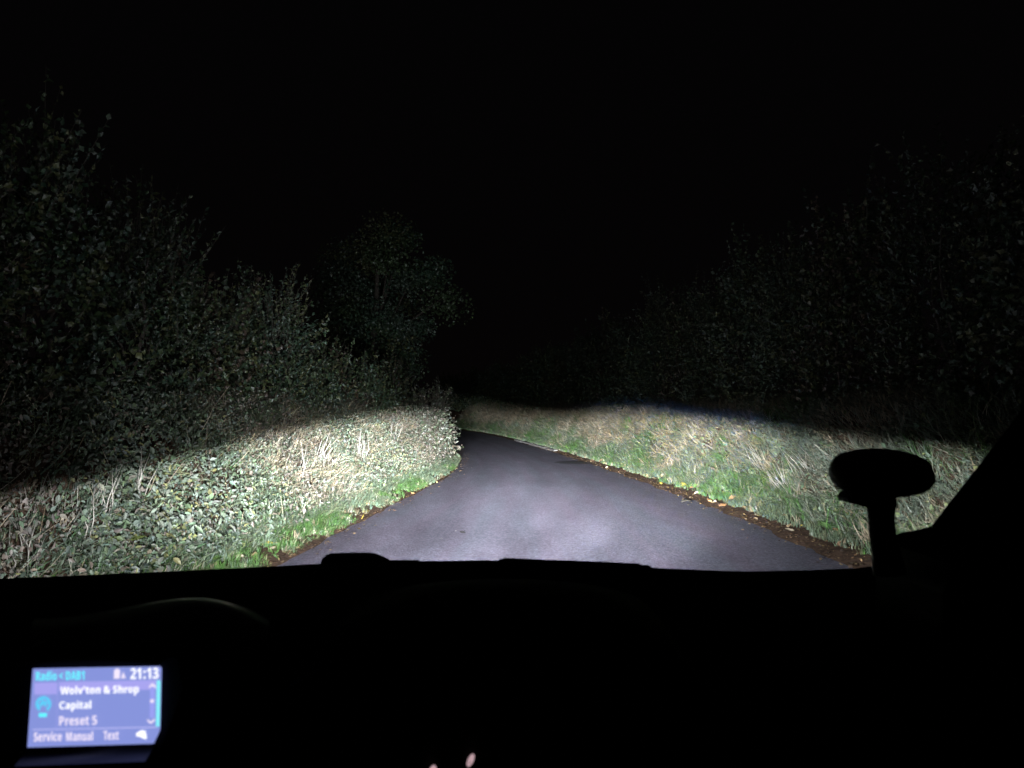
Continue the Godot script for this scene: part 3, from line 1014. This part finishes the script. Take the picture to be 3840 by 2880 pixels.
# ------------------------------------------------------------------ the car
func build_car() -> void:
	car = thing("car", Vector3(-0.3, 0, -0.6), "dark car interior with dashboard, pillar and windscreen behind its lit headlamps", "car")
	var trim := mat(lin(0.006, 0.0055, 0.006), 0.7, 0.2)
	var paint := mat(lin(0.02, 0.02, 0.022), 0.4, 0.5)
	var rubber := mat(lin(0.012, 0.012, 0.012), 0.8, 0.3)
	# dashboard: its far lip follows the outline that stands out against the road
	var lip := [[-1400, 2215], [-600, 2195], [0, 2170], [300, 2157], [600, 2144], [900, 2130], [1217, 2113], [1572, 2104], [1872, 2100], [2150, 2112], [2445, 2129], [2780, 2143], [3000, 2139], [3200, 2131], [3290, 2122], [3400, 2100]]
	var rows := []
	for step in [[1.03, 0.0, -0.25], [1.0, 0.0, -0.01], [0.985, 0.0, 0.0], [0.95, 0.0, -0.002], [0.86, 0.0, -0.014], [0.7, 0.0, -0.018], [0.67, 0.0, -0.022], [0.62, 0.0, -0.035], [0.6, 0.0, -0.06], [0.59, 0.0, -0.2], [0.5, 0.0, -0.45]]:
		var row := PackedVector3Array()
		var u := -1300.0
		while u <= 3400.0:
			var p := at(u, table(lip, u), 0.985)
			row.append(Vector3(p.x, p.y + step[2], -step[0]))
			u += 100.0
		rows.append(row)
	part("dashboard", sheet(rows), trim, car)
	# raised pod over the centre of the dashboard
	rows = []
	for i in 9:
		var row := PackedVector3Array()
		var t := i / 8.0
		for k in 25:
			var s := k / 24.0
			var q := at(lerpf(120, 1010, s), 2352.0 - 84.0 * sin(pow(s, 1.75) * PI), 0.74)
			var drop := 0.045 * pow(absf(2.0 * t - 0.8), 2.0)
			row.append(Vector3(q.x * lerpf(1.12, 0.86, t), q.y - drop, lerpf(-0.84, -0.62, t)))
		rows.append(row)
	var sheen := mat(lin(0.006, 0.007, 0.006), 0.24, 0.5)
	part("dashboard_pod", sheet(rows), sheen, car)
	# hump where the dashboard meets the windscreen pillar
	var st := starts()
	st.set_smooth_group(-1)
	prism(st, [at(3285, 2420, 0.78), at(3285, 2125, 0.78), at(3318, 2030, 0.78), at(3352, 2003, 0.78), at(3440, 1986, 0.78), at(3560, 1960, 0.78), at(3760, 2420, 0.78)], Vector3(0, 0, 0.12))
	part("corner_cover", done(st), trim, car)
	# instrument hood and the lit marks inside it
	rows = []
	for i in 6:
		var t := i / 5.0
		var row := PackedVector3Array()
		for k in 21:
			var a := PI * k / 20.0
			var c := at(1870, 2600, 0.56)
			row.append(Vector3(c.x - cos(a) * 0.15, c.y + sin(a) * lerpf(0.03, 0.052, sin(t * PI * 0.8)), lerpf(-0.8, -0.53, t)))
		rows.append(row)
	part("instrument_hood", sheet(rows), mat(lin(0.005, 0.005, 0.005), 0.95, 0.1), car)
	var face := starts()
	prism(face, [at(1450, 2660, 0.56), at(2300, 2660, 0.56), at(2300, 3300, 0.56), at(1450, 3300, 0.56)], Vector3(0, 0, -0.02))
	var cluster := part("instrument_panel", done(face), trim, car)
	ring_mark(cluster, 1765, 2851, 11.0, 25.0, -0.42, 0.557)
	ring_mark(cluster, 1622, 2893, 13.0, 24.0, -0.3, 0.557)
	build_display(trim)
	# windscreen, pillars, roof, doors and the closed rear of the cabin
	var glass := mat(Color(1, 1, 1, 0.03), 0.0, 0.05)
	glass.transparency = BaseMaterial3D.TRANSPARENCY_ALPHA
	rows = []
	for i in 7:
		var t := i / 6.0
		var row := PackedVector3Array()
		for k in 15:
			var s := k / 7.0 - 1.0
			row.append(Vector3(-0.3 + s * lerpf(0.72, 0.58, t), lerpf(0.985, 1.46, t), lerpf(-1.06, -0.32, t) + 0.14 * s * s))
		rows.append(row)
	part("windscreen", sheet(rows), glass, car)
	for side in [-1, 1]:
		rows = []
		var low := Vector3(0.415, 1.075, -0.78)
		var high := Vector3(0.345, 1.47, -0.19)
		for i in 6:
			var c := low.lerp(high, i / 5.0 * 1.25 - 0.2)
			var row := PackedVector3Array()
			for p in [[0.0, -0.005], [0.03, 0.018], [0.09, 0.03], [0.13, 0.0], [0.12, -0.05], [0.05, -0.06], [0.0, -0.005]]:
				row.append(Vector3(c.x + p[0], c.y, c.z + p[1]))
			if side < 0:
				for k in row.size():
					row[k].x = -0.6 - row[k].x
			rows.append(row)
		part("pillar", sheet(rows), trim, car)
		var x := 0.47 if side > 0 else -1.07
		var d := starts()
		prism(d, [Vector3(x, 0.3, -0.95), Vector3(x, 1.03, -0.86), Vector3(x, 1.0, 1.2), Vector3(x, 0.3, 1.2)], Vector3(0.08 * side, 0, 0))
		part("door", done(d), trim, car)
		var w := starts()
		prism(w, [Vector3(x + 0.04 * side, 1.02, -0.72), Vector3(x - 0.03 * side, 1.44, -0.1), Vector3(x - 0.03 * side, 1.44, 1.15), Vector3(x + 0.04 * side, 1.0, 1.15)], Vector3(0.004 * side, 0, 0))
		part("side_window", done(w), glass, car)
	var box := starts()
	prism(box, [Vector3(-0.95, 1.475, -0.3), Vector3(0.35, 1.475, -0.3), Vector3(0.38, 1.48, 2.0), Vector3(-0.98, 1.48, 2.0)], Vector3(0, 0.04, 0))
	part("roof", done(box), trim, car)
	box = starts()
	prism(box, [Vector3(-1.12, 0.25, 1.25), Vector3(0.52, 0.25, 1.25), Vector3(0.4, 1.5, 1.4), Vector3(-1.0, 1.5, 1.4)], Vector3(0, 0, 0.05))
	part("rear_panel", done(box), trim, car)
	box = starts()
	prism(box, [Vector3(-1.12, 0.22, -1.3), Vector3(0.52, 0.22, -1.3), Vector3(0.52, 0.22, 1.4), Vector3(-1.12, 0.22, 1.4)], Vector3(0, 0.05, 0))
	part("floor_pan", done(box), trim, car)
	# wipers and their pivots at the foot of the windscreen
	var w1 := part("wiper", wiper_outline([[1216, 2130], [1219, 2100], [1226, 2080], [1242, 2075], [1320, 2072], [1388, 2072], [1412, 2077], [1440, 2087], [1462, 2100], [1570, 2099], [1573, 2106], [1573, 2135]], 1.06), rubber, car)
	part("blade", blade_mesh(1240, 1560, 2122, 2112, 1.07), rubber, w1, false)
	var w2 := part("wiper", wiper_outline([[1868, 2130], [1873, 2095], [1900, 2094], [2150, 2102], [2300, 2108], [2398, 2115], [2408, 2119], [2430, 2118], [2448, 2130], [2448, 2150]], 1.06), rubber, car)
	part("blade", blade_mesh(1890, 2400, 2108, 2126, 1.07), rubber, w2, false)
	# bonnet, wings and nose
	rows = []
	for i in 9:
		var t := i / 8.0
		var row := PackedVector3Array()
		for k in 17:
			var s := k / 8.0 - 1.0
			row.append(bonnet(s, t))
		rows.append(row)
	part("bonnet", sheet(rows), paint, car)
	for side in [-1, 1]:
		box = starts()
		var x: float = -0.3 + 0.87 * side
		prism(box, [Vector3(x, 0.35, -0.95), Vector3(x, 0.86, -1.05), Vector3(x, 0.72, -1.86), Vector3(x, 0.3, -1.86)], Vector3(0.02 * side, 0, 0))
		part("wing", done(box), paint, car)
		wheel(Vector3(-0.3 + 0.78 * side, 0.31, -1.55), rubber)
		wheel(Vector3(-0.3 + 0.78 * side, 0.31, 1.05), rubber)
	rows = []
	for lv in [[0.22, -0.02], [0.34, -0.1], [0.46, -0.1], [0.5, -0.03]]:
		var row := PackedVector3Array()
		for k in 17:
			var s := k / 8.0 - 1.0
			row.append(Vector3(-0.3 + s * 0.86, lv[0], -2.14 + lv[1] + 0.28 * s * s))
		rows.append(row)
	part("bumper", sheet(rows), paint, car)
	box = starts()
	prism(box, [Vector3(-1.1, 0.3, -1.0), Vector3(0.5, 0.3, -1.0), Vector3(0.5, 0.3, -1.95), Vector3(-1.1, 0.3, -1.95)], Vector3(0, 0.02, 0))
	part("undertray", done(box), rubber, car)
	var bar := chamfered(Vector3(0.9, 0.03, 0.03), 0.006)
	var grille := part("grille", bar, paint, car)
	grille.position = Vector3(-0.3, 0.52, -2.15) - car.position
	for i in 2:
		part("slat", chamfered(Vector3(0.84, 0.012, 0.02), 0.003), rubber, grille, false).position = Vector3(0, 0.03 + 0.022 * i, 0)
	headlamp(Vector3(-0.66, 0.72, -1.38), CUT_L, -46.0, 42.0, -1)
	headlamp(Vector3(0.06, 0.72, -1.38), CUT_R, -42.0, 46.0, 1)

func bonnet(s: float, t: float) -> Vector3:
	return Vector3(-0.3 + s * lerpf(0.86, 0.84, t), lerpf(0.90, 0.785, t * t * 0.4 + t * 0.6) - 0.03 * pow(absf(s), 4), lerpf(-1.1, -2.1, t) + 0.12 * s * s * t)

func bonnet_height(x: float, z: float) -> float:
	var s := clampf((x + 0.3) / 0.85, -1.0, 1.0)
	var t := 0.0
	while t < 1.0 and bonnet(s, t).z > z:
		t += 0.02
	return bonnet(s, t).y

func wheel(c: Vector3, rubber: Material) -> void:
	var tyre := lathe([[0.19, -0.09], [0.29, -0.1], [0.31, -0.06], [0.31, 0.06], [0.29, 0.1], [0.19, 0.09]], 28)
	var o := MeshInstance3D.new()
	o.name = "wheel"
	o.mesh = tyre
	o.material_override = rubber
	car.add_child(o, true)
	o.position = c - car.position
	o.rotation.z = PI / 2
	var rim := MeshInstance3D.new()
	rim.name = "rim"
	rim.mesh = lathe([[0.0, -0.02], [0.05, -0.03], [0.17, -0.02], [0.2, -0.08], [0.2, 0.08], [0.17, 0.02], [0.0, 0.02]], 28)
	rim.material_override = mat(lin(0.25, 0.25, 0.26), 0.4)
	o.add_child(rim, true)

func wiper_outline(px: Array, depth: float) -> ArrayMesh:
	var st := starts()
	st.set_smooth_group(-1)
	var pts := []
	for p in px:
		pts.append(at(p[0], p[1], depth))
	prism(st, pts, Vector3(0, 0, 0.025))
	return done(st)

func blade_mesh(u0: float, u1: float, v0: float, v1: float, depth: float) -> ArrayMesh:
	var st := starts()
	tube(st, [at(u0, v0, depth), at(u1, v1, depth)], [0.006, 0.005], 6)
	return done(st)

func ring_mark(parent: Node3D, u: float, v: float, a: float, b: float, tilt: float, depth: float) -> void:
	var st := starts()
	var c := at(u, v, depth)
	var k := depth / FOCAL
	var n := 22
	for i in n:
		var quad := []
		for w in [[i, 1.0], [i + 1, 1.0], [i + 1, 0.16], [i, 0.16]]:
			var t: float = TAU * w[0] / n
			var e := Vector3(cos(t) * a * w[1], sin(t) * b * w[1] + (0.0 if w[1] > 0.5 else -10.0), 0).rotated(Vector3.BACK, tilt)
			quad.append(c + e * k)
		for q in [0, 1, 2, 0, 2, 3]:
			st.add_vertex(quad[q])
	part("gauge_light", done(st), glow(0.50, 0.33, 0.36, 1.0), parent, false)

func flat_shape(outline: Array, o: Vector3, k: float, lift: float) -> ArrayMesh:
	var st := starts()
	var poly := PackedVector2Array()
	for p in outline:
		poly.append(Vector2((p[0] - 1050.0) * k, -(p[1] - 730.0) * k))
	for i in Geometry2D.triangulate_polygon(poly):
		st.add_vertex(o + Vector3(poly[i].x, poly[i].y, lift))
	return done(st)

func rect(x0: float, y0: float, x1: float, y1: float) -> Array:
	# the picture on the display is turned a little over one degree
	return [[x0, y0 + (1050.0 - x0) * 0.02], [x1, y0 + (1050.0 - x1) * 0.02], [x1, y1 + (1050.0 - x1) * 0.02], [x0, y1 + (1050.0 - x0) * 0.02]]

func disc(cx: float, cy: float, r0: float, r1: float, a0: float, a1: float) -> Array:
	var out := []
	for i in 15:
		var t := deg_to_rad(lerpf(a0, a1, i / 14.0))
		out.append([cx + cos(t) * r1, cy + (1050.0 - cx) * 0.02 - sin(t) * r1])
	for i in 15:
		var t := deg_to_rad(lerpf(a1, a0, i / 14.0))
		out.append([cx + cos(t) * r0, cy + (1050.0 - cx) * 0.02 - sin(t) * r0])
	return out

func build_display(trim: Material) -> void:
	var depth := 0.56
	var k := depth / FOCAL / 3.814
	var o := at(80.0 + 1050.0 / 3.814, 2460.0 + 730.0 / 3.814, depth)
	# surround with a small visor over the screen
	var st := starts()
	st.set_smooth_group(-1)
	var ring := []
	for p in [[-250, 60], [60, -60], [1900, -80], [2180, 100], [2250, 500], [2120, 900], [1900, 1500], [1700, 1800], [-350, 1850]]:
		ring.append(o + Vector3((p[0] - 1050.0) * k, -(p[1] - 730.0) * k, -0.004))
	prism(st, ring, Vector3(0, 0, -0.06))
	var unit := part("display_unit", done(st), trim, car)
	st = starts()
	st.set_smooth_group(0)
	var rows := []
	for i in 4:
		var row := PackedVector3Array()
		for q in 13:
			var s := q / 12.0
			row.append(o + Vector3((lerpf(-20, 2080, s) - 1050.0) * k, -(lerpf(105, 70, s) - 75.0 * sin(s * PI) - 730.0 - i * 10.0) * k, -0.02 + i * 0.012))
		rows.append(row)
	add_sheet(st, rows)
	part("visor", done(st), mat(lin(0.02, 0.02, 0.02), 0.45), unit, false)
	var ledge := starts()
	prism(ledge, [o + Vector3(-940.0 * k, -585.0 * k, -0.002), o + Vector3(850.0 * k, -535.0 * k, -0.002), o + Vector3(830.0 * k, -650.0 * k, 0.012), o + Vector3(-970.0 * k, -720.0 * k, 0.012)], Vector3(0, -0.002, -0.002))
	part("display_ledge", done(ledge), mat(lin(0.004, 0.004, 0.01), 0.5, 0.3), unit, false)
	var base := [[165, 195], [1960, 162], [1985, 185], [1978, 1040], [1955, 1100], [1890, 1238], [112, 1290]]
	part("screen_glow", flat_shape(base, o, k, 0.0), glow(0.245, 0.30, 0.72), unit, false)
	var lilac := glow(0.40, 0.38, 0.88)
	part("screen_band", flat_shape(rect(200, 375, 520, 535), o, k, 0.0006), lilac, unit, false)
	part("screen_band", flat_shape(rect(545, 370, 1920, 500), o, k, 0.0006), lilac, unit, false)
	part("screen_band", flat_shape(rect(1835, 470, 1900, 890), o, k, 0.0009), glow(0.33, 0.36, 0.9), unit, false)
	part("screen_line", flat_shape(rect(190, 1016, 1935, 1026), o, k, 0.0009), glow(0.62, 0.6, 1.0), unit, false)
	part("screen_line", flat_shape(rect(522, 400, 532, 1015), o, k, 0.0009), glow(0.32, 0.34, 0.8), unit, false)
	var cyan := glow(0.14, 0.95, 1.1)
	var white := glow(1.0, 1.0, 1.05, 1.15)
	var soft := glow(0.95, 0.85, 1.05, 0.95)
	part("screen_bar", flat_shape([[1928, 350], [1975, 350], [1982, 380], [1978, 990], [1928, 992]], o, k, 0.0012), glow(0.25, 0.9, 1.0), unit, false)
	var sans := SystemFont.new()
	sans.font_names = PackedStringArray(["Droid Sans"])
	sans.font_weight = 700
	for w in [
		["Radio < DAB1", 232, 218, 912, 345, cyan], ["21:13", 1560, 176, 1955, 328, white], ["Wolv'ton & Shrop", 578, 420, 1680, 568, white],
		["Capital", 570, 632, 1015, 780, white], ["Preset 5", 572, 842, 1100, 968, soft], ["Service", 220, 1062, 610, 1190, soft], ["Manual", 675, 1058, 1048, 1186, soft], ["Text", 1198, 1050, 1410, 1170, soft],
	]:
		var tm := TextMesh.new()
		tm.text = w[0]
		tm.font = sans
		tm.font_size = 48
		tm.depth = 0.01
		tm.pixel_size = 0.01
		var box := tm.get_aabb()
		var t := part("screen_lettering", tm, w[5], unit, false)
		t.scale = Vector3((w[3] - w[1]) * k / box.size.x, (w[4] - w[2]) * k / box.size.y, 0.02)
		var c := box.get_center()
		var mid := Vector3(((w[1] + w[3]) / 2.0 - 1050.0) * k, -((w[2] + w[4]) / 2.0 - 730.0) * k, 0.0016)
		t.position = o + mid - Vector3(c.x * t.scale.x, c.y * t.scale.y, 0)
		t.rotation.z = 0.02
	# icons
	var blue := glow(0.12, 0.62, 0.95)
	part("screen_icon", flat_shape(disc(340, 665, 78, 112, -60, 240), o, k, 0.0013), blue, unit, false)
	part("screen_icon", flat_shape(disc(340, 665, 0.5, 52, -60, 240), o, k, 0.0013), blue, unit, false)
	part("screen_icon", flat_shape(rect(278, 790, 392, 845), o, k, 0.0013), cyan, unit, false)
	part("screen_icon", flat_shape([[1325, 215], [1350, 188], [1385, 186], [1410, 210], [1408, 325], [1325, 330], [1345, 310], [1388, 306], [1390, 225], [1348, 228], [1345, 310], [1325, 330]], o, k, 0.0013), soft, unit, false)
	part("screen_icon", flat_shape([[1425, 322], [1455, 228], [1492, 322]], o, k, 0.0013), soft, unit, false)
	part("screen_icon", flat_shape([[1815, 440], [1868, 385], [1925, 436], [1905, 455], [1868, 425], [1835, 458]], o, k, 0.0013), soft, unit, false)
	part("screen_icon", flat_shape([[1805, 885], [1858, 925], [1905, 880], [1915, 905], [1858, 958], [1805, 915]], o, k, 0.0013), soft, unit, false)
	part("screen_icon", flat_shape(rect(1842, 632, 1895, 678), o, k, 0.0013), soft, unit, false)
	part("screen_icon", flat_shape([[1650, 1085], [1690, 1060], [1730, 1040], [1785, 1050], [1805, 1165], [1760, 1160], [1700, 1130], [1655, 1125]], o, k, 0.0013), white, unit, false)
	var light := AreaLight3D.new()
	light.name = "display_light"
	light.area_size = Vector2(1800.0 * k, 1080.0 * k)
	light.light_color = Color(0.56, 0.6, 0.9)
	light.light_energy = 0.004
	light.shadow_enabled = true
	unit.add_child(light)
	light.position = o + Vector3(0, 0, 0.004)
	light.rotation.y = PI

func headlamp(s: Vector3, cut: Array, from: float, to: float, side: int) -> void:
	var black := mat(lin(0.006, 0.006, 0.006), 0.9, 0.1)
	# the lamp's upper mask: its lower edge shapes the dipped beam
	var rows := []
	var top := PackedVector3Array()
	var low := PackedVector3Array()
	var a := from
	while a <= to + 0.01:
		var r := deg_to_rad(a)
		var dir := Vector3(sin(r), 0, -cos(r)) * 0.7
		low.append(s + dir + Vector3(0, 0.7 * tan(deg_to_rad(smooth_table(cut, a, 1.0))), 0))
		var up := s + dir * 0.99
		top.append(Vector3(up.x, bonnet_height(up.x, up.z) + 0.002, up.z))
		a += 0.5
	rows = [top, low]
	var lamp := part("headlamp", sheet(rows, false), black, car)
	lamp.set_meta("label", "lit headlamp with a dipped beam")
	# side and back walls of the housing
	var walls := []
	for lv in [-0.16, 0.2]:
		var row := PackedVector3Array()
		for q in ([from - 2.0, from - 40.0, 180.0, 120.0] if side < 0 else [-120.0, -180.0, to + 40.0, to + 2.0]):
			var r := deg_to_rad(q)
			var far: float = 0.7 if absf(q - from) < 3.0 or absf(q - to) < 3.0 else 0.12
			var w := s + Vector3(sin(r) * far, lv, -cos(r) * far)
			row.append(w if lv < 0.0 else Vector3(w.x, bonnet_height(w.x, w.z) + 0.002, w.z))
		walls.append(row)
	part("lamp_housing", sheet(walls, false), black, lamp, false)
	var bulb := SphereMesh.new()
	bulb.radius = 0.016
	bulb.height = 0.032
	bulb.radial_segments = 16
	bulb.rings = 8
	var b := part("lamp_bulb", bulb, glow(1.0, 1.0, 1.0, 5.0), lamp, false)
	b.position = s
	# [half angle, yaw, pitch, energy]
	for n in BEAMS.size():
		var c: Array = BEAMS[n]
		if ONLY >= 0 and n != ONLY:
			continue
		# the lens parts the colours a little along the edge of the light
		for tone in ([1, 2] if n == 19 else [0]):
			var l := SpotLight3D.new()
			l.name = "beam"
			l.light_color = [WHITE_LIGHT, Color(0.95, 0.93, 0.60), Color(0.0, 0.36, 0.84)][tone]
			l.light_energy = c[3]
			l.light_size = 0.01
			l.spot_angle = c[0]
			l.spot_angle_attenuation = 1.0
			l.spot_range = 120.0
			l.shadow_enabled = true
			lamp.add_child(l, true)
			l.position = s + Vector3(0, (0.0035 if c[1] < -10.0 else -0.006) if tone == 2 else 0.0, 0)
			l.rotation = Vector3(deg_to_rad(c[2]), deg_to_rad(-c[1]), 0)
	# side light: a small lit strip in the outer corner of the lamp
	var strip := chamfered(Vector3(0.12, 0.014, 0.012), 0.003)
	var g := part("side_light", strip, glow(1.0, 1.0, 1.0, 3.0), lamp, false)
	g.position = Vector3(-0.3 + side * 0.74, 0.57, -2.1)
	for n in STRAYS.size():
		if ONLY >= 0 and n + BEAMS.size() != ONLY:
			continue
		var c: Array = STRAYS[n]
		var o := SpotLight3D.new()
		o.name = "side_light_glow"
		o.light_color = WHITE_LIGHT
		o.light_energy = c[3]
		o.light_size = 0.03
		o.spot_angle = c[0]
		o.spot_angle_attenuation = 1.0
		o.spot_range = 90.0
		o.shadow_enabled = true
		lamp.add_child(o, true)
		o.position = g.position + Vector3(0, 0, -0.06)
		o.rotation = Vector3(deg_to_rad(c[2]), deg_to_rad(-c[1]), 0)

# ------------------------------------------------------------------ phone holder on the dashboard
func build_holder() -> void:
	var d := 0.72
	var k := d / FOCAL
	var c := at(3302, 1782, d)
	var black := mat(lin(0.01, 0.01, 0.01), 0.6, 0.4)
	var root := thing("phone_holder", at(3320, 2120, d), "black oval headed phone holder on a stalk at the corner of the dashboard", "phone holder")
	var head := part("holder_head", lathe([[0.0, 0.014], [0.15, 0.014], [0.166, 0.012], [0.180, 0.004], [0.181, -0.001], [0.172, -0.005], [0.12, -0.008], [0.0, -0.009]], 48), black, root)
	head.scale = Vector3(1000.0 * k, 1.0, 1000.0 * k)
	head.rotation = Vector3(deg_to_rad(15.0), 0, deg_to_rad(5.0))
	head.position = c - root.position
	var st := starts()
	st.set_smooth_group(-1)
	var pts := []
	for p in [[3168, 1835], [3196, 1848], [3176, 1868], [3182, 1886], [3255, 1904], [3300, 1912], [3345, 1925], [3366, 1902], [3362, 1868], [3400, 1845], [3400, 1810], [3200, 1810]]:
		pts.append(at(p[0], p[1], d - 0.008))
	prism(st, pts, Vector3(0, 0, -0.022))
	part("clamp", done(st), black, root)
	st = starts()
	st.set_smooth_group(0)
	tube(st, [at(3303, 1890, d), at(3305, 1950, d), at(3310, 2010, d), at(3322, 2075, d), at(3335, 2150, d)], [50.0 * k, 46.0 * k, 47.0 * k, 50.0 * k, 58.0 * k], 20)
	part("stalk", done(st), black, root)
	st = starts()
	tube(st, [at(3183, 1856, d - 0.012), at(3196, 1850, d - 0.012)], [0.0016, 0.0013], 6)
	part("lever", done(st), mat(lin(0.3, 0.3, 0.3), 0.5), root)
